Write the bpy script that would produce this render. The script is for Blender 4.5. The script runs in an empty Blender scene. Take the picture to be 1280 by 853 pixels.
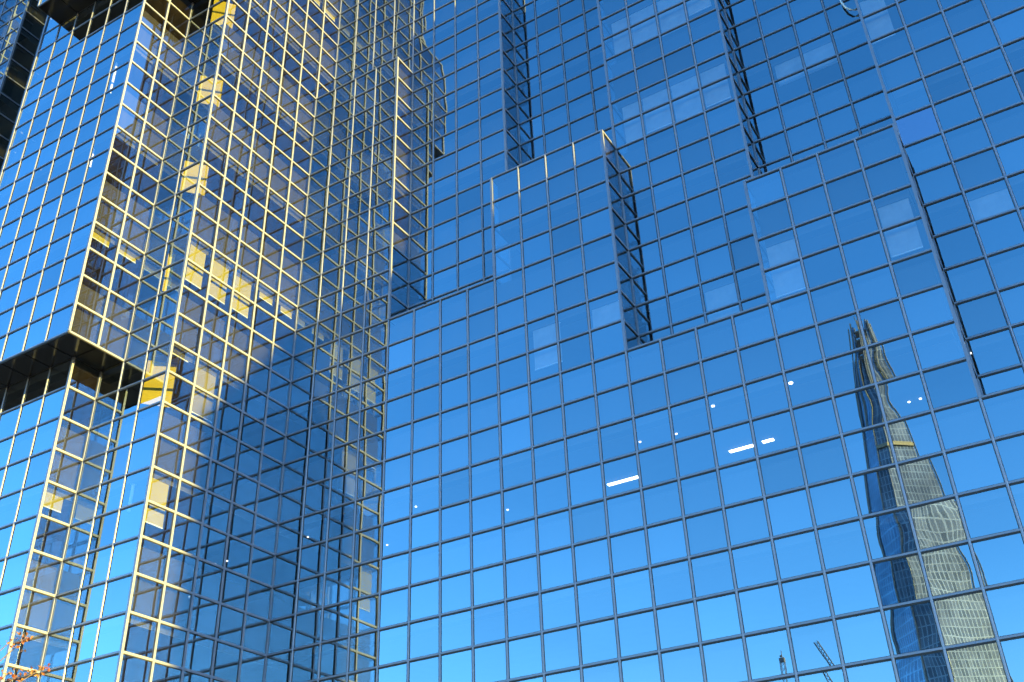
import bpy, math, random
from mathutils import Vector, Matrix

S = bpy.context.scene
COL = S.collection
random.seed(7)

# ------------------------------------------------------------------ helpers
class MB:
    """collects quads / boxes and links them as one mesh object"""
    def __init__(s): s.v = []; s.f = []
    def quad(s, a, b, c, d):
        n = len(s.v); s.v += [tuple(a), tuple(b), tuple(c), tuple(d)]; s.f.append((n, n+1, n+2, n+3))
    def tri(s, a, b, c):
        n = len(s.v); s.v += [tuple(a), tuple(b), tuple(c)]; s.f.append((n, n+1, n+2))
    def box(s, x0, x1, y0, y1, z0, z1):
        n = len(s.v)
        s.v += [(x0,y0,z0),(x1,y0,z0),(x1,y1,z0),(x0,y1,z0),(x0,y0,z1),(x1,y0,z1),(x1,y1,z1),(x0,y1,z1)]
        s.f += [(n,n+3,n+2,n+1),(n+4,n+5,n+6,n+7),(n,n+1,n+5,n+4),(n+1,n+2,n+6,n+5),(n+2,n+3,n+7,n+6),(n+3,n,n+4,n+7)]
    def prism(s, poly, axis_vec):
        """closed prism: planar polygon (list of 3-D points) pushed along axis_vec"""
        n = len(s.v); k = len(poly); a = Vector(axis_vec)
        s.v += [tuple(p) for p in poly] + [tuple(Vector(p)+a) for p in poly]
        s.f.append(tuple(range(n, n+k))); s.f.append(tuple(range(n+2*k-1, n+k-1, -1)))
        for q in range(k): s.f.append((n+q, n+k+q, n+k+(q+1) % k, n+(q+1) % k))
    def tube(s, pts, radii, seg=6):
        rings = []
        for q, p in enumerate(pts):
            p = Vector(p)
            d = (Vector(pts[min(q+1, len(pts)-1)])-Vector(pts[max(q-1, 0)])).normalized()
            u = d.orthogonal().normalized(); w = d.cross(u)
            n = len(s.v); r = radii[q] if isinstance(radii, (list, tuple)) else radii
            for k in range(seg):
                a = 2*math.pi*k/seg
                s.v.append(tuple(p+r*(math.cos(a)*u+math.sin(a)*w)))
            rings.append(n)
        for q in range(len(rings)-1):
            for k in range(seg):
                s.f.append((rings[q]+k, rings[q]+(k+1) % seg, rings[q+1]+(k+1) % seg, rings[q+1]+k))
        s.f.append(tuple(rings[0]+k for k in range(seg))[::-1]); s.f.append(tuple(rings[-1]+k for k in range(seg)))
    def build(s, name, material, parent=None, smooth=False):
        me = bpy.data.meshes.new(name); me.from_pydata(s.v, [], s.f); me.update()
        if smooth:
            for p in me.polygons: p.use_smooth = True
        o = bpy.data.objects.new(name, me); COL.objects.link(o)
        if material: me.materials.append(material)
        if parent is not None: o.parent = parent
        return o

def tag(o, label=None, cat=None, group=None, kind=None):
    if label: o['label'] = label
    if cat: o['category'] = cat
    if group: o['group'] = group
    if kind: o['kind'] = kind
    return o
def empty(name, loc=(0, 0, 0)):
    o = bpy.data.objects.new(name, None); COL.objects.link(o); o.location = loc; return o

# ------------------------------------------------------------------ materials
def newmat(name):
    m = bpy.data.materials.new(name); m.use_nodes = True
    nt = m.node_tree
    for n in list(nt.nodes): nt.nodes.remove(n)
    out = nt.nodes.new('ShaderNodeOutputMaterial')
    return m, nt, out
def principled(name, color, rough=.5, metal=0., noise=None, spec=.5, col2=None, nscale=4., bump=0.):
    m, nt, out = newmat(name)
    b = nt.nodes.new('ShaderNodeBsdfPrincipled'); nt.links.new(b.outputs[0], out.inputs[0])
    b.inputs['Base Color'].default_value = (*color, 1); b.inputs['Roughness'].default_value = rough
    b.inputs['Metallic'].default_value = metal; b.inputs['Specular IOR Level'].default_value = spec
    tc = nt.nodes.new('ShaderNodeTexCoord'); no = nt.nodes.new('ShaderNodeTexNoise')
    nt.links.new(tc.outputs['Object'], no.inputs['Vector']); no.inputs['Scale'].default_value = nscale
    no.inputs['Detail'].default_value = 5
    r = nt.nodes.new('ShaderNodeMix'); r.data_type = 'RGBA'
    c2 = col2 or tuple(c*.78 for c in color)
    r.inputs[6].default_value = (*color, 1); r.inputs[7].default_value = (*c2, 1)
    nt.links.new(no.outputs['Fac'], r.inputs[0]); nt.links.new(r.outputs[2], b.inputs['Base Color'])
    if bump:
        bu = nt.nodes.new('ShaderNodeBump'); bu.inputs['Strength'].default_value = bump; bu.inputs['Distance'].default_value = .01
        nt.links.new(no.outputs['Fac'], bu.inputs['Height']); nt.links.new(bu.outputs[0], b.inputs['Normal'])
    return m

GLASS_R = 0.30
def glass_mat(name='mirror_glazing', tint=(.80, .94, 1.)):
    """mirror-coated blue glazing: reflects about half, lets a tinted rest through, a thin film of dust on it"""
    m, nt, out = newmat(name)
    N = nt.nodes.new
    gl = N('ShaderNodeBsdfAnisotropic') if False else N('ShaderNodeBsdfGlossy')
    gl.inputs['Roughness'].default_value = 0.0; gl.inputs['Color'].default_value = (*tint, 1)
    tr = N('ShaderNodeBsdfTransparent'); tr.inputs['Color'].default_value = (.69, .73, .75, 1)
    df = N('ShaderNodeBsdfDiffuse'); df.inputs['Color'].default_value = (.50, .40, .27, 1)
    lw = N('ShaderNodeLayerWeight'); lw.inputs['Blend'].default_value = .5
    po = N('ShaderNodeMath'); po.operation = 'POWER'; po.inputs[1].default_value = 5
    nt.links.new(lw.outputs['Facing'], po.inputs[0])
    mr = N('ShaderNodeMapRange'); mr.inputs['To Min'].default_value = GLASS_R; mr.inputs['To Max'].default_value = 1.
    nt.links.new(po.outputs[0], mr.inputs['Value'])
    at = N('ShaderNodeAttribute'); at.attribute_name = 'pane'      # each sealed unit has its own coating batch
    av = N('ShaderNodeMath'); av.operation = 'ADD'; nt.links.new(mr.outputs[0], av.inputs[0]); nt.links.new(at.outputs['Fac'], av.inputs[1])
    m1 = N('ShaderNodeMixShader'); nt.links.new(av.outputs[0], m1.inputs[0])
    nt.links.new(tr.outputs[0], m1.inputs[1]); nt.links.new(gl.outputs[0], m1.inputs[2])
    # dust: a faint uneven film, streaked downwards
    tc = N('ShaderNodeTexCoord'); mp = N('ShaderNodeMapping'); mp.inputs['Scale'].default_value = (3., 3., .35)
    nt.links.new(tc.outputs['Object'], mp.inputs['Vector'])
    no = N('ShaderNodeTexNoise'); no.inputs['Scale'].default_value = 2.; no.inputs['Detail'].default_value = 4
    nt.links.new(mp.outputs[0], no.inputs['Vector'])
    d2 = N('ShaderNodeMapRange'); d2.inputs['From Min'].default_value = .3; d2.inputs['From Max'].default_value = .75
    d2.inputs['To Min'].default_value = .002; d2.inputs['To Max'].default_value = .009
    nt.links.new(no.outputs['Fac'], d2.inputs['Value'])
    m2 = N('ShaderNodeMixShader'); nt.links.new(d2.outputs[0], m2.inputs[0])
    nt.links.new(m1.outputs[0], m2.inputs[1]); nt.links.new(df.outputs[0], m2.inputs[2])
    nt.links.new(m2.outputs[0], out.inputs[0])
    return m

def emit_mat(name, col, strength):
    m, nt, out = newmat(name)
    e = nt.nodes.new('ShaderNodeEmission'); e.inputs[0].default_value = (*col, 1); e.inputs[1].default_value = strength
    nt.links.new(e.outputs[0], out.inputs[0]); return m

M_GLASS = glass_mat()
M_GLASS_L = glass_mat('lavender_glazing', (1., .86, .98))
M_ALU = principled('anodised_aluminium', (.175, .19, .235), .4, .25, nscale=2.5)
M_SPAN = principled('spandrel_board', (.010, .008, .006), .6, nscale=1.5)
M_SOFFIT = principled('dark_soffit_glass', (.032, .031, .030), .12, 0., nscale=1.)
M_BLACK = principled('black_joint_and_shade', (.008, .008, .008), .6)
M_ROOF = principled('roof_membrane', (.25, .25, .25), .8)
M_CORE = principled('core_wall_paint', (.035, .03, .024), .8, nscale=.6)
M_CEIL = principled('ceiling_tile', (.20, .19, .17), .85, nscale=2.)
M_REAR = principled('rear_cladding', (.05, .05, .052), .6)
M_YEL = principled('yellow_blind_fabric', (.31, .265, .012), .8, nscale=3., col2=(.24, .19, .009))
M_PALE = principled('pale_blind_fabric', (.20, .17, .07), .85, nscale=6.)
M_LIT_ROOM = principled('pale_lit_room_standin', (.46, .44, .42), .85, nscale=2.5, col2=(.20, .20, .21))  # pale sheet colour standing in for lit room interiors
M_SCREEN = principled('amber_screen', (.40, .30, .002), .7, nscale=5.)
M_LAMP = emit_mat('lamp_light', (1., .97, .9), 1.2)
M_LAMP_DIM = emit_mat('dim_lamp_light', (1., .95, .85), .7)
M_WHITEMETAL = principled('white_enamel', (.8, .8, .78), .5)

# ------------------------------------------------------------------ the tower's stepped massing
XMIN, XMAX, ZMIN, ZMAX, ZTOPR, YBACK = -30, 24, -12, 40, 28, 14
def D(i, j):
    """depth (Y) of the glass front in module column i (x from i to i+1), row j (z from j to j+1); 1 module = 1 m"""
    if i < -26: return -9  # unseen wing, added to darken what the next block mirrors
    if i < -21: return -6
    if i < -17: return -6 if j < 6 else -2
    if i < -12:
        if j < 6: return -6
        if j < 22: return -7
        return -8 if i >= -16 else -7
    if i < -11: return -5 if j < 6 else (-7 if j < 22 else -8)
    if i < -9: return -5 if j < 22 else (-6 if j < 24 else (-7 if j < 30 else -5))
    if i < -5: return 0 if j < 20 else 1
    if i < -1: return 0 if j < 8 else 1
    if i < 3: return 0 if j < 12 else 2
    if i < 7: return 0 if j < 4 else 1
    if i < 11: return 0 if j < 8 else 2
    if i < 15: return 0 if j < 0 else 1
    if i < 19: return 0 if j < -4 else 1
    return 0 if j < 4 else 2
def top(i): return ZMAX if i < -1 else ZTOPR
def inside(x, y, z):
    i, j = math.floor(x), math.floor(z)
    if i < XMIN or i >= XMAX or j < ZMIN or j >= top(i) or y > YBACK: return False
    return y > D(i, j)+.02

# camera pose fitted to the photograph (module = 1 m)
CAM = Vector((12.17569768, -22.09335495, -10.5563036))
CR = Vector((.8553290082, .5168365516, -.0359481100))
CD = Vector((-.3028382861, .4424655968, -.8441049509))
CF = Vector((-.4203584900, .7328739146, .5349715555))
FPX = 1302.03
GROUND = CAM.z-1.65
def pix(p):
    q = Vector(p)-CAM; w = q.dot(CF)
    return (640+FPX*q.dot(CR)/w, 426.5+FPX*q.dot(CD)/w) if w > .1 else None

tower = empty('glass_office_tower', (0, 0, GROUND))
tag(tower, 'stepped mirror-glass office tower reflecting blue sky', 'office tower')
tower_inv = Matrix.Translation((0, 0, -GROUND))
class TB(MB):
    def build(s, name, material, parent=None, smooth=False):
        s.v = [(x, y, z-GROUND) for x, y, z in s.v]
        return MB.build(s, name, material, tower if parent is None else parent, smooth)

# --- collect cells
cellsA = []; cellsB = []
for i in range(XMIN, XMAX):
    for j in range(ZMIN, top(i)):
        cellsA.append((i, j, D(i, j)))
for i in range(XMIN+1, XMAX):
    for j in range(ZMIN, max(top(i-1), top(i))):
        l = D(i-1, j) if j < top(i-1) else YBACK
        r = D(i, j) if j < top(i) else YBACK
        for k in range(min(l, r), max(l, r)):
            cellsB.append((i, j, k, 1 if l < r else -1))

# --- glass panels: each pane a little tilted and pillowed, as sealed units are
NP = 6
def pane(kind, key):
    rnd = random.Random(hash((kind,)+key) & 0xffffff if False else (sum((a+97)*(31**n) for n, a in enumerate(key))*7919+(1 if kind == 'A' else 2)) % 1000003)
    tu, tv = rnd.gauss(0, .0023), rnd.gauss(0, .0023)
    pil = rnd.gauss(-.0003, .0005); w1 = rnd.gauss(0, .00014); w2 = rnd.gauss(0, .00014); ph = rnd.uniform(0, 6.28)
    vs = []
    for b in range(NP+1):
        for a in range(NP+1):
            u, v = a/NP-.5, b/NP-.5
            h = tu*u+tv*v+pil*(1-4*u*u)*(1-4*v*v)+w1*math.sin(7*u+ph)+w2*math.sin(6*v+ph*1.7)+.0004*pil/abs(pil+1e-9)*(u*u-v*v)
            if kind == 'A':
                i, j, d = key; vs.append((i+.5+u, d-h, j+.5+v))
            else:
                i, j, k, s = key
                vs.append((i+s*h, k+.5+(u if s > 0 else -u), j+.5+v))
    fs = []
    for b in range(NP):
        for a in range(NP):
            n = b*(NP+1)+a; fs.append((n, n+1, n+NP+2, n+NP+1))
    return vs, fs
def pane_geom(kind, key):
    if kind == 'A':
        i, j, d = key; return Vector((i+.5, d, j+.5)), Vector((0, -1, 0)), Vector((1, 0, 0))
    i, j, k, s = key; return Vector((i, k+.5, j+.5)), Vector((s, 0, 0)), Vector((0, 1, 0))
def seen_area(kind, key):
    c, n, t = pane_geom(kind, key)
    if (CAM-c).dot(n) <= 0: return 0
    p = pix(c)
    if not p or not (10 < p[0] < 1270 and 10 < p[1] < 843): return 0
    st = c+n*.1
    for q in range(1, 90):
        x = st.lerp(CAM, q/90.)
        if inside(*x): return 0
    a, b = pix(c+.5*t), pix(c-.5*t); e, f = pix(c+Vector((0, 0, .5))), pix(c-Vector((0, 0, .5)))
    return abs((a[0]-b[0])*(e[1]-f[1])-(a[1]-b[1])*(e[0]-f[0]))
allp = [('A', k) for k in cellsA]+[('B', k) for k in cellsB]
ranked = sorted(allp, key=lambda p: -seen_area(*p))
single = set(ranked[:99])
def pvar(kind, key):
    r_ = random.Random(sum((a+53)*(37**n) for n, a in enumerate(key)) % 999983); v = r_.gauss(0, .018)
    if r_.random() < .06: v += r_.choice((-.035, .035))
    return v
def setvar(o, vals):
    a = o.data.attributes.new('pane', 'FLOAT', 'POINT'); a.data.foreach_set('value', vals)
for kind, key in ranked[:99]:
    b = TB(); b.v, b.f = pane(kind, key)
    setvar(b.build('glass_panel', M_GLASS, smooth=True), [pvar(kind, key)]*len(b.v))
rest, rv = TB(), []
LAV = ('A', (11, 8, 1))
b = TB(); b.v, b.f = pane(*LAV); o = b.build('glass_panel', M_GLASS_L, smooth=True); setvar(o, [.08]*len(b.v))
o['label'] = 'odd lavender-tinted replacement pane'; single.add(LAV)
for p in allp:
    if p in single: continue
    vs, fs = pane(*p); n = len(rest.v); rv += [pvar(*p)]*len(vs); rest.v += vs; rest.f += [tuple(a+n for a in f) for f in fs]
o = rest.build('glass_panels', M_GLASS, smooth=True); setvar(o, rv); tag(o, kind='stuff')

# --- mullion grid
HW, PH, PV, PB = .034, .032, .036, .03    # half width, stand-out of transoms / mullions, depth behind the glass
def runs(vals):
    vals = sorted(vals); out = []; st = pv = vals[0]
    for v in vals[1:]:
        if v != pv+1: out.append((st, pv+1)); st = v
        pv = v
    out.append((st, pv+1)); return out
# regions: connected stretches of one glass plane, each getting one grid of bars (aluminium caps + black gaskets with painted shade below transoms)
def flood(cells, nbrs):
    reg, n = {}, 0
    cs = set(cells)
    for c in cells:
        if c in reg: continue
        st = [c]; reg[c] = n
        while st:
            q = st.pop()
            for w_ in nbrs(q):
                if w_ in cs and w_ not in reg: reg[w_] = n; st.append(w_)
        n += 1
    return reg
RA = flood(cellsA, lambda c: [(c[0]+1, c[1], c[2]), (c[0]-1, c[1], c[2]), (c[0], c[1]+1, c[2]), (c[0], c[1]-1, c[2])])
RB = flood(cellsB, lambda c: [(c[0], c[1]+1, c[2], c[3]), (c[0], c[1]-1, c[2], c[3]), (c[0], c[1], c[2]+1, c[3]), (c[0], c[1], c[2]-1, c[3])])
def dd(i, j):
    return D(i, j) if XMIN <= i < XMAX and ZMIN <= j < top(i) else YBACK
AH, AV, BH, BV, POST = {}, {}, {}, {}, {}
for i, j, d in cellsA:
    g_ = ('A', RA[(i, j, d)])
    for z in (j, j+1): AH.setdefault((g_, d, z), set()).add(i)
    for x in (i, i+1):
        if dd(x-1, j) == dd(x, j) == d: AV.setdefault((g_, d, x), set()).add(j)
for i, j, k, s in cellsB:
    g_ = ('B', RB[(i, j, k, s)])
    for z in (j, j+1): BH.setdefault((g_, i, s, z), set()).add(k)
    lo, hi = sorted((dd(i-1, j), dd(i, j)))
    for y in (k, k+1):
        if y not in (lo, hi): BV.setdefault((g_, i, s, y), set()).add(j)
        else: POST.setdefault((g_, i, y, s, 'out' if y == lo else 'in'), set()).add(j)
# free vertical ends of front planes with no return wall beside them (none in view) need no post
grids = {}
def G(key): return grids.setdefault(key, TB())
def cap(key, *bx_): g_ = G(key); g_.box(*bx_); g_.mi += [0]*6
def bar(key, poly, ax): g_ = G(key); n = len(g_.f); g_.prism(poly, ax); g_.mi += [0]*(len(g_.f)-n)
def gas(key, *bx_): g_ = G(key); g_.box(*bx_); g_.mi += [1]*6
TB.mi = None
GW, GP, GD = HW+.010, .012, .028            # gasket half width, stand-out, black drop standing in for shade under each transom
def G(key):
    if key not in grids: grids[key] = TB(); grids[key].mi = []
    return grids[key]
for (g_, d, z), s in AH.items():
    for a, b in runs(s):
        bar(g_, [(a, d+PB, z-HW), (a, d+PB, z+HW), (a, d-.004, z+HW), (a, d-PH, z+.024), (a, d-PH, z-.022), (a, d-.004, z-HW)], (b-a, 0, 0)); gas(g_, a, b, d-GP, d+.02, z-HW-GD, z+HW+.004)
for (g_, d, x), s in AV.items():
    for a, b in runs(s):
        bar(g_, [(x-HW, d+PB, a), (x-HW, d-.004, a), (x-.024, d-.029, a), (x, d-PV-.006, a), (x+.024, d-.029, a), (x+HW, d-.004, a), (x+HW, d+PB, a)], (0, 0, b-a)); gas(g_, x-GW, x+HW+.004, d-GP-.002, d+.021, a, b)
for (g_, x, s, z), st in BH.items():
    for a, b in runs(st):
        X0, X1 = sorted((x+s*PH, x-s*PB)); cap(g_, X0, X1, a-.001, b+.001, z-HW+.002, z+HW-.002)
        X0, X1 = sorted((x+s*GP, x-s*.02)); gas(g_, X0, X1, a+.001, b-.001, z-HW-GD*.6, z+HW+.004)
for (g_, x, s, y), st in BV.items():
    for a, b in runs(st):
        X0, X1 = sorted((x+s*PV, x-s*PB)); cap(g_, X0, X1, y-HW, y+HW, a, b)
        X0, X1 = sorted((x+s*(GP+.002), x-s*.021)); gas(g_, X0, X1, y-HW-.004, y+GW, a, b)
for (g_, x, d, s, io), st in POST.items():
    for a, b in runs(st):
        if io == 'out':
            X0, X1 = sorted((x-s*.03, x+s*(PV+.008))); cap(g_, X0, X1, d-PV-.008, d+.03, a-.002, b+.002)
        else:
            X0, X1 = sorted((x-s*.01, x+s*(PV+.002))); cap(g_, X0, X1, d-PV-.002, d+.01, a-.002, b+.002)
haveV = {k[0] for k in AV}
for i, j, d in cellsA:
    g_ = ('A', RA[(i, j, d)])
    if dd(i-1, j) != d and dd(i+1, j) != d: cap(g_, i-.02, i+.02, d-.02, d+.02, j, j+1)      # one-bay stretches: tie the transoms together
for k in sorted(grids):
    o = grids[k].build('mullion_grid', M_ALU); o.data.materials.append(M_BLACK)
    for p, mi in zip(o.data.polygons, grids[k].mi): p.material_index = mi

# --- soffits under the overhangs, ledges on the set-backs
sof, led, jnt = {}, {}, {}
for i in range(XMIN, XMAX):
    for j in range(ZMIN, top(i)-1):
        a, b = D(i, j), D(i, j+1)
        key = (j+1, min(a, b), (i+21)//4 if a < b else (i < -11))
        if b < a:
            for y in range(b, a):
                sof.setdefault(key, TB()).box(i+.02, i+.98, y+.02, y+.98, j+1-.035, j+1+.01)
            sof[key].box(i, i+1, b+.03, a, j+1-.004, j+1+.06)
        elif b > a:
            led.setdefault(key, TB()).box(i, i+1, a+.03, b, j+1-.05, j+1-.032)
    led.setdefault(('top', top(i), D(i, top(i)-1), (i+21)//4), TB()).box(i, i+1, D(i, top(i)-1), YBACK, top(i)-.05, top(i)-.033)
for k in sof: sof[k].build('soffit', M_SOFFIT)
for k in led: led[k].build('roof_ledge', M_ROOF)

# --- floors, ceilings and core inside
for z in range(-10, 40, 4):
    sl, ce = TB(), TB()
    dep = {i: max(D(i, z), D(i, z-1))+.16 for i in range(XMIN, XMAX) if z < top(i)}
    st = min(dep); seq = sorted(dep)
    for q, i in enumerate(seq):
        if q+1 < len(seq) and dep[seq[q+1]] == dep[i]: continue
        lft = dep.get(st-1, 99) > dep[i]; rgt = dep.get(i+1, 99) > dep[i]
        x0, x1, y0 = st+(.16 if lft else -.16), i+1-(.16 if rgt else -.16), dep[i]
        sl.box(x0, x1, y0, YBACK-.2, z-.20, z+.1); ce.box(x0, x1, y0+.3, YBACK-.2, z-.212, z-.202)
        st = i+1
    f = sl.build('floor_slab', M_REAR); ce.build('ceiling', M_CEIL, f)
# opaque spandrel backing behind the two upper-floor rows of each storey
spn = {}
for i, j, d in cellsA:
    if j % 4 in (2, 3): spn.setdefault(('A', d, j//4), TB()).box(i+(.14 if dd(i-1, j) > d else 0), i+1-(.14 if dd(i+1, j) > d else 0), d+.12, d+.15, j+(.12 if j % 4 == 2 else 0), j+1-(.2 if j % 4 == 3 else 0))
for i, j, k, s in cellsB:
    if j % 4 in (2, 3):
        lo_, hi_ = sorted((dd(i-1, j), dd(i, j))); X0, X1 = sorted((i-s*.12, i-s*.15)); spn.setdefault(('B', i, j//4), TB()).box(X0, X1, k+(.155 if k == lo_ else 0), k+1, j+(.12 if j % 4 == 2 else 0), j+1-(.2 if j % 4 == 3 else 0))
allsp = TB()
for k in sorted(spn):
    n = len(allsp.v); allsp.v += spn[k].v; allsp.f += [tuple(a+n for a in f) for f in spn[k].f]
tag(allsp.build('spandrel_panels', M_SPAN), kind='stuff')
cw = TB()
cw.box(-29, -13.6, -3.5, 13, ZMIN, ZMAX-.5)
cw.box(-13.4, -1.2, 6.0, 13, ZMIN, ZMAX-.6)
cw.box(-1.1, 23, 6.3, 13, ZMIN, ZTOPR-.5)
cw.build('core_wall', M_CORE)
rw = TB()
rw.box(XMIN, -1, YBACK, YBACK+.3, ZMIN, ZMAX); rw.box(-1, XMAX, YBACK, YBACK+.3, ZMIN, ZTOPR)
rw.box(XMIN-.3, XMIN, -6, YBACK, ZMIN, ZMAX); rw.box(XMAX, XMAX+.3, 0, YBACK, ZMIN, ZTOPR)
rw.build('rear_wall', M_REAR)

# ------------------------------------------------------------------ blinds, partitions and lamps inside
def blind(pts, label, mat=M_YEL, group=None, name='roller_blind', rail=True):
    """pts: four corners, top-left, top-right, bottom-right, bottom-left of the fabric"""
    P = [Vector(p) for p in pts]
    n = (P[1]-P[0]).cross(P[3]-P[0]).normalized()
    base = (P[2]+P[3])/2
    r = empty(name, base); tag(r, label, 'blind', group)
    m = MB(); m.prism([p-base for p in P], n*.012); m.build('fabric', mat, r)
    if rail:
        h = MB(); up = Vector((0, 0, 1)); a, b = P[3]-base, P[2]-base
        h.prism([a-n*.01, b-n*.01, b-n*.01-up*.03, a-n*.01-up*.03], n*.035); h.build('bottom_rail', M_WHITEMETAL, r)
        t = MB(); t.tube([P[0]-base+n*.03, P[1]-base+n*.03], .03, 8); t.build('roller', M_WHITEMETAL, r)
    return r
gB = 'yellow blinds behind the gold-lit side wall'
def bx(X, y0, y1, zt, zb, label, mat=M_YEL, inset=.18, **k):
    x = X-inset
    return blind([(x, y0, zt), (x, y1, zt), (x, y1, zb), (x, y0, zb)], label, mat, **k)
bx(-9, -4.76, -4.11, 9.88, 8.45, 'long yellow blind, leftmost of three long ones in a row on the gold wall', group=gB)
bx(-9, -3.80, -3.09, 9.88, 8.46, 'long yellow blind, middle of three long ones in a row on the gold wall', group=gB)
bx(-9, -2.76, -2.05, 9.88, 8.50, 'long yellow blind, rightmost of three long ones in a row on the gold wall', group=gB)
bx(-9, -1.66, -1.00, 9.88, 9.58, 'short yellow blind just right of the three long yellow blinds', group=gB)
bx(-9, -.62, -.06, 9.88, 9.58, 'short yellow blind in the last pane before the inner corner', group=gB)
bx(-11, -6.85, -6.20, 9.86, 9.60, 'short yellow blind beside the outer corner of the overhanging block', group=gB)
bx(-11, -5.91, -5.15, 9.93, 9.64, 'short yellow blind beside the inner corner of the overhanging block', group=gB)
bx(-9, -4.80, -4.17, 5.88, 5.77, 'thin strip of yellow blind rolled nearly all the way up', group=gB)
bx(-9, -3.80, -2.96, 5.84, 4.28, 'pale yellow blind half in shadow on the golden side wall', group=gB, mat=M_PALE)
bx(-12, -5.87, -5.24, 1.82, 1.38, 'small yellow blind in the narrow one-pane return wall low down', group=gB)
bx(-9, -4.86, -4.18, 1.83, .53, 'yellow blind in the lowest lit pane beside the outer corner', group=gB)
bx(-9, -.90, -.10, 25.9, 25.55, 'yellow blind high on the golden wall left of its inner corner', group=gB)
bx(-9, .10, .9, 25.9, 25.55, 'yellow blind high on the golden wall at its inner corner', group=gB)
# sunlit yellow partitions in the corner rooms, seen through the front panes
def part(x, y, zt, zb, w, label):
    d = Vector((.6, .8, 0))*w/2; c = Vector((x, y, 0))
    a, b = c-d, c+d
    r = empty('office_screen', (x, y, zb)); tag(r, label, 'screen', 'yellow screens in the corner rooms')
    o = Vector((x, y, zb)); n = Vector((-.8, .6, 0))*.04
    m = MB(); m.prism([Vector((a.x, a.y, zt))-o, Vector((b.x, b.y, zt))-o, Vector((b.x, b.y, zb))-o, Vector((a.x, a.y, zb))-o], n)
    m.build('screen_panel', M_SCREEN, r)
    f = MB(); f.box(n.x*1.6-.02, n.x*1.6+.02, n.y*1.6-.02, n.y*1.6+.02, 0, zt-zb+.01)
    f.build('screen_post', M_WHITEMETAL, r)
part(-9.62, -4.62, 21.5, 20.2, .8, 'yellow screen topmost in the corner room of the slim recess')
part(-9.66, -4.62, 17.5, 16.2, .8, 'yellow screen second from top in the corner room of the slim recess')
part(-9.70, -4.62, 13.5, 12.2, .8, 'yellow screen third from top in the corner room of the slim recess')
part(-10.0, -4.75, 9.75, 8.3, .22, 'very narrow yellow screen seen edge-on in the corner room')
part(-9.80, -4.60, 5.75, 4.3, .85, 'broad yellow screen just above the lower blue corner panes')
# white posts that catch the sun inside the overhanging block
for x, z0, z1, lb in ((-12.15, 16.3, 17.8, 'thin white post inside the overhanging block near its top'),
                      (-12.30, 13.0, 14.2, 'thin white post inside the overhanging block at mid height'),
                      (-9.95, 1.0, 1.8, 'thin white post inside the lower corner block')):
    yy = -6.75 if x < -11 else -4.75
    p = empty('white_post', (x, yy, z0)); tag(p, lb, 'post', 'white posts inside the glass blocks')
    m = MB(); m.tube([(0, 0, 0), (0, 0, z1-z0)], .045, 10); m.build('shaft', M_WHITEMETAL, p)
    m = MB(); m.tube([(0, 0, z1-z0), (0, 0, z1-z0+.06)], .09, 10); m.build('cap', M_WHITEMETAL, p)
# added pale sheets standing in for lit rooms behind the sky-blue front panes (col, row, plane)
def pale(i, j, d, zt, zb, label, w0=.06, w1=.94):
    blind([(i+w0, d+.2, zt), (i+w1, d+.2, zt), (i+w1, d+.2, zb), (i+w0, d+.2, zb)], label, M_LIT_ROOM, 'pale sheets standing for lit rooms behind the blue front panes')
for (i, j, d, zt, zb, lb, w0, w1) in (
    (3, 16, 1, 17.78, 16.25, 'pale sheet standing for a lit room in the top bright strip, beside the thick white mullion', .3, 1.),
    (4, 16, 1, 17.78, 16.25, 'pale sheet standing for a lit room second from the left in the top bright strip', .02, .98),
    (5, 16, 1, 17.78, 16.15, 'pale sheet standing for a lit room third from the left in the top bright strip', .02, .98),
    (6, 16, 1, 17.78, 16.5, 'pale sheet standing for a lit room rightmost in the top bright strip', .02, .8),
    (3, 12, 1, 13.8, 12.25, 'pale sheet standing for a lit room at the left end of the lower bright strip', .3, .98),
    (4, 12, 1, 13.8, 12.32, 'pale sheet standing for a lit room second from the left in the lower bright strip', .02, .98),
    (5, 12, 1, 13.8, 12.25, 'pale sheet standing for a lit room third from the left in the lower bright strip', .02, .98),
    (6, 12, 1, 13.8, 12.35, 'pale sheet standing for a lit room at the right end of the lower bright strip', .02, .82),
    (8, 12, 2, 13.8, 12.95, 'pale sheet standing for a lit room left of two above the lilac panes', .1, .98),
    (9, 12, 2, 13.8, 12.95, 'pale sheet standing for a lit room right of two above the lilac panes', .02, .98),
    (11, 12, 1, 13.8, 12.1, 'pale sheet standing for a lit room right of the thick mullion at the top right', .05, .7),
    (10, 4, 0, 5.8, 4.3, 'pale sheet standing for a lit room in the pane beside the stepped right edge', .05, .8),
    (7, 4, 0, 5.85, 4.25, 'pale sheet standing for a lit room two rows below the ledge, right of the stepped notch', .15, .98),
    (5, 4, 1, 5.8, 4.3, 'pale sheet standing for a lit room right of the slim dark return wall, above the ledge', .02, .98),
    (0, 4, 0, 5.8, 4.5, 'pale sheet standing for a lit room in the middle of the blue front, left of the dark slot', .1, .98),
    (2, 5, 0, 5.8, 5.1, 'short pale sheet standing for a lit room directly left of the bottom of the dark slot', .02, .95),
    (12, 5, 1, 5.8, 5.1, 'short pale sheet standing for a lit room in the set-back panes at the right edge', .05, .95)):
    pale(i, j, d, zt, zb, lb, w0, w1)
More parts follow.
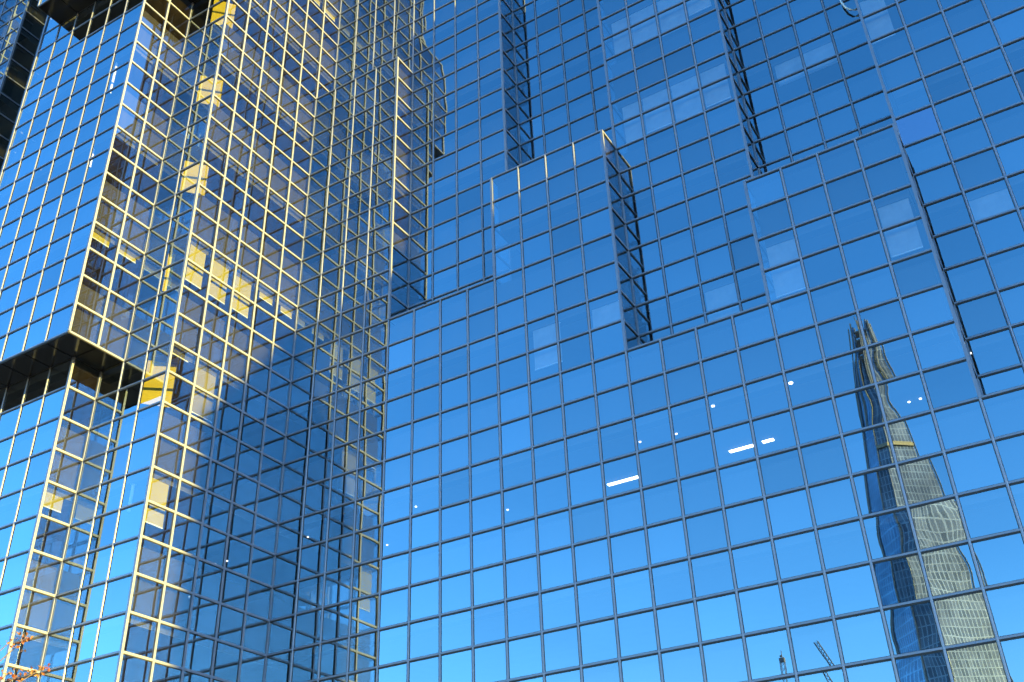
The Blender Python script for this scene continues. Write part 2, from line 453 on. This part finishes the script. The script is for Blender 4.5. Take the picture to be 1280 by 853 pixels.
# cable loop hanging on the set-back front at the top right
cb = empty('hanging_cable', (10.5, 1.85, 15.6)); tag(cb, 'pale cable loop hanging beside the thick mullion at the top right', 'cable')
o_ = Vector((10.5, 1.85, 15.6))
pp = [Vector(p)-o_ for p in ((10.50, 1.85, 16.4), (10.52, 1.85, 15.6), (10.53, 1.85, 15.11), (10.55, 1.85, 14.80), (10.61, 1.85, 14.56), (10.72, 1.85, 14.38), (10.85, 1.86, 14.31), (10.97, 1.9, 14.36))]
m = MB(); m.tube(pp, .035, 8); m.build('cable_sheath', M_WHITEMETAL, cb, True)
m = MB(); m.box(pp[0].x-.07, pp[0].x+.07, -.07, .15, pp[0].z-.05, pp[0].z+.08); m.build('bracket', M_BLACK, cb)
# lamps
def strip(x, y, L, label):
    r = empty('strip_light', (x, y, 1.8)); tag(r, label, 'ceiling light', 'ceiling lights seen through the blue glass')
    m = MB(); m.box(-L/2-.02, L/2+.02, -.08, .08, -.03, 0); m.build('housing', M_WHITEMETAL, r)
    m = MB(); m.box(-L/2, L/2, -.065, .065, -.05, -.03); m.build('diffuser', M_LAMP, r)
strip(1.27, 2.9, .95, 'long white strip light left of the other two strip lights')
strip(4.82, 2.9, .70, 'white strip light, middle of the three strip lights')
strip(5.56, 2.87, .30, 'shortest white strip light, nearest to the mirrored skyscraper')
def down(x, y, label, r_=.055):
    r_ *= .55
    r = empty('downlight', (x, y, 1.8)); tag(r, label, 'ceiling light', 'round downlights seen through the blue glass')
    m = MB(); m.tube([(0, 0, 0), (0, 0, -.03)], r_+.008, 12); m.build('trim', M_WHITEMETAL, r)
    m = MB(); m.tube([(0, 0, -.03), (0, 0, -.05)], r_, 12); m.build('lens', M_LAMP if r_ > .045 else M_LAMP_DIM, r)
down(-7.0, 2.86, 'small downlight just right of the dark reflection edge, low down')
down(-4.51, .94, 'small downlight three panes right of the dark reflection edge')
down(2.72, .94, 'small downlight one pane above the long strip light')
down(3.70, 1.07, 'faint downlight between the long strip light and the pale row above')
down(5.07, .20, 'downlight two panes above the middle strip light', .08)
down(7.07, .20, 'bright oval downlight left of the mirrored skyscraper tip', .09)
down(-2.45, 2.72, 'small downlight in the lower left part of the big blue front')
down(9.25, 2.86, 'left downlight of a close pair standing for light streaks right of the mirrored skyscraper', .06)  # this pair of lamps stands in for ragged light streaks
down(9.53, 2.85, 'right downlight of a close pair standing for light streaks right of the mirrored skyscraper', .06)
down(11.02, 1.26, 'downlight at the stepped edge on the right of the blue front', .06)
down(-12.47, .9, 'left downlight of two behind the dark side wall', .07)
down(-11.96, .92, 'right downlight of two behind the dark side wall', .06)
down(-8.56, .89, 'downlight low down just right of the inner corner', .05)

# ------------------------------------------------------------------ the spired skyscraper the front mirrors
SUNV = Vector((1, -.03, .20)).normalized()
MIRY = -CAM.y                                     # the camera's mirror image lies this far behind the front
def mirrored(az, dist):
    """ground point at azimuth az (degrees west of straight back) and distance dist from the mirrored viewpoint"""
    a = math.radians(az); return Vector((CAM.x-dist*math.sin(a), MIRY-dist*math.cos(a), GROUND))
def shard_mat(name, c1, c2, rough, metal):
    m, nt, out = newmat(name)
    b = nt.nodes.new('ShaderNodeBsdfPrincipled'); nt.links.new(b.outputs[0], out.inputs[0])
    uv = nt.nodes.new('ShaderNodeUVMap'); uv.uv_map = 'facade'
    br = nt.nodes.new('ShaderNodeTexBrick'); nt.links.new(uv.outputs[0], br.inputs['Vector'])
    br.offset = 0; br.inputs['Scale'].default_value = 1; br.inputs['Brick Width'].default_value = 1.7
    br.inputs['Row Height'].default_value = 3.9; br.inputs['Mortar Size'].default_value = .24; br.inputs['Mortar Smooth'].default_value = .2
    br.inputs['Color1'].default_value = (*c1, 1); br.inputs['Color2'].default_value = (*c2, 1)
    br.inputs['Mortar'].default_value = (min(1, c1[0]*1.7), min(1, c1[1]*1.65), c1[2]*1.5, 1); br.inputs['Bias'].default_value = .1
    no = nt.nodes.new('ShaderNodeTexNoise'); no.inputs['Scale'].default_value = .07; no.inputs['Detail'].default_value = 4
    nt.links.new(uv.outputs[0], no.inputs['Vector'])
    mx = nt.nodes.new('ShaderNodeMix'); mx.data_type = 'RGBA'; mx.blend_type = 'MULTIPLY'; mx.inputs[0].default_value = .7
    rp = nt.nodes.new('ShaderNodeValToRGB'); rp.color_ramp.elements[0].position = .35; rp.color_ramp.elements[0].color = (.35, .37, .40, 1)
    rp.color_ramp.elements[1].position = .65; rp.color_ramp.elements[1].color = (1, 1, 1, 1)
    nt.links.new(no.outputs['Fac'], rp.inputs[0])
    nt.links.new(br.outputs['Color'], mx.inputs[6]); nt.links.new(rp.outputs[0], mx.inputs[7])
    nt.links.new(mx.outputs[2], b.inputs['Base Color'])
    b.inputs['Roughness'].default_value = rough; b.inputs['Metallic'].default_value = metal
    return m
M_SH = shard_mat('skyscraper_glazing', (.18, .22, .265), (.08, .11, .145), .28, .55)
M_SH_SHADE = shard_mat('skyscraper_shade_side_glazing', (.17, .245, .32), (.11, .17, .25), .2, .9)  # bluer copy: sky reflection on the sunless side put into the colour
M_SHF = principled('skyscraper_fin_metal', (.22, .22, .20), .4, .2)
M_BAND = principled('skyscraper_gold_band', (.22, .20, .13), .5)
H = 306.
shc = mirrored(8.15, 520.)
shard = empty('spired_skyscraper', shc)
tag(shard, 'tapering spired glass skyscraper with split top, seen mirrored in the blue front', 'skyscraper')
def hw(z): return 5.0+32.*(1-z/H)
FOOT = [(-1, -.15), (-.94, .22), (-.40, .84), (.0, .90), (1, .12), (.85, -.6), (.1, -1), (-.7, -.8)]
TOPS = [272, 302, 284, 306, 290, 270, 280, 285]
def facet(a, b, zt, z0=0, out=1.0, inset=0.):
    """one leaning glass plane of the skyscraper, 1 m thick, wider than its neighbours so the edges stand proud as fins"""
    A, B = Vector((*a, 0)), Vector((*b, 0)); mid = (A+B)/2; n = Vector(((B-A).y, -(B-A).x, 0)).normalized()
    if n.dot(mid) < 0: n = -n
    ring = []
    for z in (z0, zt):
        h = hw(z)*out
        for p in (A, B): ring.append(Vector((p.x*h, p.y*h, z)))
    return ring, n
def facet_obj(a, b, zt):
    ring, n = facet(a, b, zt)
    p0, p1, p2, p3 = ring[0], ring[1], ring[3], ring[2]
    zc = zt-18                                     # ragged crown: the last storeys step away
    q = lambda u, z: (p0.lerp(p1, u)).lerp(p3.lerp(p2, u), z/zt)
    m = MB()
    poly = [q(0, 0), q(1, 0), q(1, zc), q(.82, zc+4), q(.78, zt-7), q(.60, zt-3), q(.5, zt), q(.34, zt-6), q(.3, zc+6), q(0, zc)]
    m.prism(poly, -n*1.2)
    o = m.build('glass_facet', M_SH_SHADE if b[0] < -.2 else M_SH, shard)
    uvl = o.data.uv_layers.new(name='facade')
    ax = (p1-p0).normalized()
    for l in o.data.loops:
        v = o.data.vertices[l.vertex_index].co; uvl.data[l.index].uv = ((v-p0).dot(ax)+200, v.z)
    return ring
for k in range(len(FOOT)):
    a, b = FOOT[k], FOOT[(k+1) % len(FOOT)]
    ring = facet_obj(a, b, TOPS[k])
    f = MB(); A = ring[0]; B = ring[2]
    o = Vector((A.x, A.y, 0)).normalized()*.7
    f.prism([A+o*.2, A+o*.2+Vector((o.y, -o.x, 0))*.6, B+o*.2+Vector((o.y, -o.x, 0))*.5, B+o*.2], o)
    f.build('edge_fin', M_SHF, shard)
core = MB()
for z in range(0, 262, 4):
    pass
pts0 = [Vector((p[0]*hw(0)*.86, p[1]*hw(0)*.86, 0)) for p in FOOT]; pts1 = [Vector((p[0]*hw(255)*.8, p[1]*hw(255)*.8, 255)) for p in FOOT]
n = len(FOOT); core.v = [tuple(p) for p in pts0+pts1]; core.f = [tuple(range(n)), tuple(range(2*n-1, n-1, -1))]+[(k, (k+1) % n, n+(k+1) % n, n+k) for k in range(n)]
core.build('inner_core', M_REAR, shard)
bd = MB(); h = hw(230)*1.012; h2 = hw(228.2)*1.012
for k in (2, 3):
    a, b = FOOT[k], FOOT[(k+1) % len(FOOT)]
    bd.prism([(a[0]*h2, a[1]*h2, 228.2), (b[0]*h2, b[1]*h2, 228.2), (b[0]*h, b[1]*h, 230), (a[0]*h, a[1]*h, 230)], (0, 1.0, 0))
bd.build('gold_band', M_BAND, shard)  # band in a dull gold colour
sp = MB()
for z in range(258, 300, 5):
    r = hw(z)*.7
    sp.box(-r, r, -r*.8, r*.8, z, z+.6)
for u, v in ((-.7, .5), (.65, .55), (.1, .8), (.7, -.4), (-.6, -.5)):
    sp.tube([(u*hw(250), v*hw(250), 250), (u*hw(304), v*hw(304), 304)], .5, 5)
sp.build('crown_framework', M_SHF, shard)

# ------------------------------------------------------------------ two cranes, also mirrored
M_CRANE = principled('crane_paint', (.10, .10, .11), .6)
def lattice(m, p, q, w, n, r=.10):
    p, q = Vector(p), Vector(q); d = (q-p).normalized(); u = d.cross(Vector((0, 1, 0))).normalized(); v = d.cross(u)
    off = [(u*a+v*b)*w/2 for a, b in ((-1, -1), (1, -1), (1, 1), (-1, 1))]
    for o in off: m.tube([p+o, q+o], r, 4)
    for k in range(n):
        a, b = p.lerp(q, k/n), p.lerp(q, (k+1)/n)
        for s in range(4): m.tube([a+off[s], b+off[(s+1) % 4]], r*.7, 4)
c1 = mirrored(16.2, 300.)
cr1 = empty('tower_crane', c1); tag(cr1, 'upright lattice crane mast, seen mirrored low in the blue front', 'crane')
tz = 300*math.tan(math.radians(15.2))-1.65+1.65
m = MB(); lattice(m, (0, 0, 0), (0, 0, tz-2), 1.25, 44, .10); m.build('mast', M_CRANE, cr1)
m = MB(); m.box(-.75, .75, -.7, .7, tz-2.4, tz-1.0); m.tube([(0, 0, tz-1), (.1, 0, tz+1.2)], .12, 5); m.box(-.5, .2, -.3, .3, tz-.6, tz-.1); m.build('cab', M_CRANE, cr1)
c2 = mirrored(13.2, 300.)
cr2 = empty('luffing_crane', c2); tag(cr2, 'crane with a raised slanting jib, seen mirrored near the skyscraper', 'crane')
zb, zt2 = 300*math.tan(math.radians(11.9)), 300*math.tan(math.radians(15.5))
m = MB(); lattice(m, (0, 0, 0), (0, 0, zb), 1.6, 26, .13); m.build('mast', M_CRANE, cr2)
tipx = -300*(math.tan(math.radians(14.5))-math.tan(math.radians(13.2)))*1.0
m = MB(); lattice(m, (0, 0, zb), (tipx, 0, zt2), 1.0, 18, .11); m.build('jib', M_CRANE, cr2)
m = MB(); m.tube([(tipx, 0, zt2), (tipx*.45, 0, zb+7.5), (3, 0, zb+6)], .06, 4); m.build('stay_cable', M_CRANE, cr2)
m = MB(); m.box(-1.4, 2.8, -1.2, 1.2, zb-1, zb+1.6); m.build('cab', M_CRANE, cr2)

# ------------------------------------------------------------------ unseen block added down the street to cast the shadow on the tower
M_STONE = principled('pale_stone', (.33, .29, .24), .85, nscale=.5, bump=.2)
KX, SHX = 60., 69.
ky, kz = SHX*SUNV.y/SUNV.x, SHX*SUNV.z/SUNV.x
prof = [(-3.45, None), (-3.45, 4.4), (0, 9.1), (1.2, 8.7), (2.2, 7.8), (3.2, 8.6), (14, 8.6), (14, None)]  # roof line shaped to the shadow edge it has to cast
nb = empty('shadow_casting_block', (KX+8, 0, GROUND)); tag(nb, 'unseen pale stone block added down the street to shade the tower', 'office block')
poly = [Vector((KX-KX-8, y+ky, 0 if z is None else z+kz-GROUND)) for y, z in prof]
m = MB(); m.prism(poly, (16, 0, 0)); m.build('wall', M_STONE, nb)
for r in range(4):
    for k in range(5):
        w = MB(); y = -5+ky+3.3*k+3; z = 3.5+4.5*r
        w.box(-8.06, -7.98, y, y+1.5, z, z+2.2); w.build('window', M_SOFFIT, nb)

# ------------------------------------------------------------------ small street tree reaching into the corner
M_BARK = principled('bark', (.09, .06, .04), .9, nscale=12., bump=.6)
def leafmat(name, c, c2):
    m, nt, out = newmat(name)
    b = nt.nodes.new('ShaderNodeBsdfPrincipled'); b.inputs['Roughness'].default_value = .6
    oi = nt.nodes.new('ShaderNodeTexCoord'); no = nt.nodes.new('ShaderNodeTexNoise'); no.inputs['Scale'].default_value = 7.
    nt.links.new(oi.outputs['Object'], no.inputs['Vector'])
    rp = nt.nodes.new('ShaderNodeValToRGB'); rp.color_ramp.elements[0].position = .38; rp.color_ramp.elements[1].position = .62
    rp.color_ramp.elements[0].color = (*c, 1); rp.color_ramp.elements[1].color = (*c2, 1)
    nt.links.new(no.outputs['Fac'], rp.inputs[0]); nt.links.new(rp.outputs[0], b.inputs['Base Color'])
    tl = nt.nodes.new('ShaderNodeBsdfTranslucent'); nt.links.new(rp.outputs[0], tl.inputs[0])
    mx = nt.nodes.new('ShaderNodeMixShader'); mx.inputs[0].default_value = .4
    nt.links.new(b.outputs[0], mx.inputs[1]); nt.links.new(tl.outputs[0], mx.inputs[2]); nt.links.new(mx.outputs[0], out.inputs[0])
    return m
M_LEAF = leafmat('autumn_leaves', (.22, .05, .015), (.24, .12, .02))
TD = 13.
def tp(dx, dz, extra=0.):
    """point at horizontal distance TD(+extra) from the camera along the view towards the lower left corner, offset sideways / in height"""
    f = Vector((-.832, .555, 0)); s = Vector((.555, .832, 0))
    return CAM+f*(TD+extra)+s*dx+Vector((0, 0, dz))
root = tp(-2.0, 0); root.z = GROUND
tree = empty('autumn_tree', root); tag(tree, 'small tree with orange autumn leaves reaching into the bottom left corner', 'tree')
tb = MB(); rt = random.Random(3)
trunk = [Vector((0, 0, 0)), Vector((.05, .03, 1.2)), Vector((-.03, .05, 2.3)), Vector((.06, 0, 3.2)), Vector((.0, .05, 4.0))]
tb.tube(trunk, [.13, .105, .09, .07, .04], 8)
ends = []
targets = [tp(.02, 3.68)-root, tp(.14, 3.70)-root, tp(.40, 3.40)-root, tp(.30, 3.42, .3)-root, tp(.05, 3.32)-root, tp(-.05, 3.28, .2)-root, tp(.15, 3.25, -.2)-root]
for t in targets:
    st = trunk[3].lerp(trunk[1], rt.random()*.5)
    md = st.lerp(t, .55)+Vector((rt.uniform(-.1, .1), rt.uniform(-.1, .1), -.12))
    tb.tube([st, md, t], [.03, .016, .004], 5); ends.append((t, md, 1))
for q in range(34):
    a = rt.uniform(0, 6.28); el = rt.uniform(-.2, .9); L = rt.uniform(.7, 1.5)
    st = trunk[4].lerp(trunk[2], rt.random())
    t = st+Vector((math.cos(a)*math.cos(el), math.sin(a)*math.cos(el), math.sin(el)*.8))*L
    if (t+root-CAM).dot(Vector((.555, .832, 0))) > -.55 and t.z+root.z-CAM.z > 2.6: continue
    md = st.lerp(t, .5)+Vector((0, 0, -.06))
    tb.tube([st, md, t], [.025, .014, .004], 5); ends.append((t, md, 0))
tb.build('trunk', M_BARK, tree)
lf = MB()
for t, md, near in ends:
    for q in range(16 if near else 46):
        if near: c = t.lerp(md, rt.random()**2*.12)+Vector((rt.gauss(0, .05), rt.gauss(0, .05), rt.gauss(0, .03)))
        else: c = t.lerp(md, rt.random()*.8)+Vector((rt.gauss(0, .12), rt.gauss(0, .12), rt.gauss(0, .1)))
        u = Vector((rt.gauss(0, 1), rt.gauss(0, 1), rt.gauss(0, .6))).normalized(); w = u.orthogonal().normalized()
        w.rotate(Matrix.Rotation(rt.uniform(0, 6.28), 3, u)); s = rt.uniform(.018, .034) if near else rt.uniform(.025, .05)
        e = u.cross(w)*s*.35
        k = len(lf.v)
        lf.v += [tuple(c-u*s), tuple(c-u*.2*s+w*s*.6+e), tuple(c+u*s), tuple(c-u*.2*s-w*s*.6+e), tuple(c)]
        lf.f += [(k, k+1, k+4), (k+1, k+2, k+4), (k+2, k+3, k+4), (k+3, k, k+4)]
lf.build('crown', M_LEAF, tree)

# ------------------------------------------------------------------ ground
M_ASPH = principled('asphalt', (.055, .055, .057), .9, nscale=30., bump=.3)
M_PAVE = principled('paving_stone', (.12, .115, .11), .85, nscale=3., bump=.2)
g = MB(); g.quad((-3000, -3000, GROUND), (3000, -3000, GROUND), (3000, 3000, GROUND), (-3000, 3000, GROUND))
tag(g.build('ground', M_ASPH), kind='structure')
p = MB(); p.box(-45, 45, -16, 16, GROUND+.004, GROUND+.13)
tag(p.build('pavement', M_PAVE), kind='structure')

# ------------------------------------------------------------------ light, camera, view
w = bpy.data.worlds.new("World"); S.world = w; w.use_nodes = True
nt = w.node_tree; bg = nt.nodes['Background']
sky = nt.nodes.new('ShaderNodeTexSky'); sky.sky_type = 'NISHITA'; sky.sun_disc = False
sky.sun_elevation = math.asin(SUNV.z); sky.sun_rotation = math.atan2(SUNV.x, SUNV.y)
sky.air_density = 1.0; sky.dust_density = .2; sky.ozone_density = 3.2; sky.altitude = 200
hs = nt.nodes.new('ShaderNodeHueSaturation'); hs.inputs['Hue'].default_value = .498; hs.inputs['Saturation'].default_value = 1.19
nt.links.new(sky.outputs[0], hs.inputs['Color']); ga = nt.nodes.new('ShaderNodeGamma'); ga.inputs['Gamma'].default_value = 1.17
nt.links.new(hs.outputs[0], ga.inputs[0]); nt.links.new(ga.outputs[0], bg.inputs[0]); bg.inputs[1].default_value = .128
sun = bpy.data.lights.new('sun', 'SUN'); sun.energy = 4.6; sun.angle = math.radians(.5); sun.color = (1., .75, .17)
so = bpy.data.objects.new('sun', sun); COL.objects.link(so)
so.rotation_euler = (-SUNV).to_track_quat('-Z', 'Y').to_euler()

cam = bpy.data.cameras.new('camera'); co = bpy.data.objects.new('camera', cam); COL.objects.link(co)
cam.sensor_width = 36; cam.lens = FPX/1280*36; cam.clip_end = 5000; cam.clip_start = .1
co.matrix_world = Matrix(((CR.x, -CD.x, -CF.x, CAM.x), (CR.y, -CD.y, -CF.y, CAM.y), (CR.z, -CD.z, -CF.z, CAM.z), (0, 0, 0, 1)))
S.camera = co
S.view_settings.view_transform = 'Standard'; S.view_settings.look = 'None'; S.view_settings.exposure = 2.83; S.view_settings.gamma = 1
S.render.engine = 'CYCLES'
S.cycles.max_bounces = 14; S.cycles.glossy_bounces = 10; S.cycles.transparent_max_bounces = 16; S.cycles.diffuse_bounces = 3
S.cycles.use_denoising = True; S.cycles.caustics_reflective = False; S.cycles.caustics_refractive = False
S.cycles.sample_clamp_indirect = 6
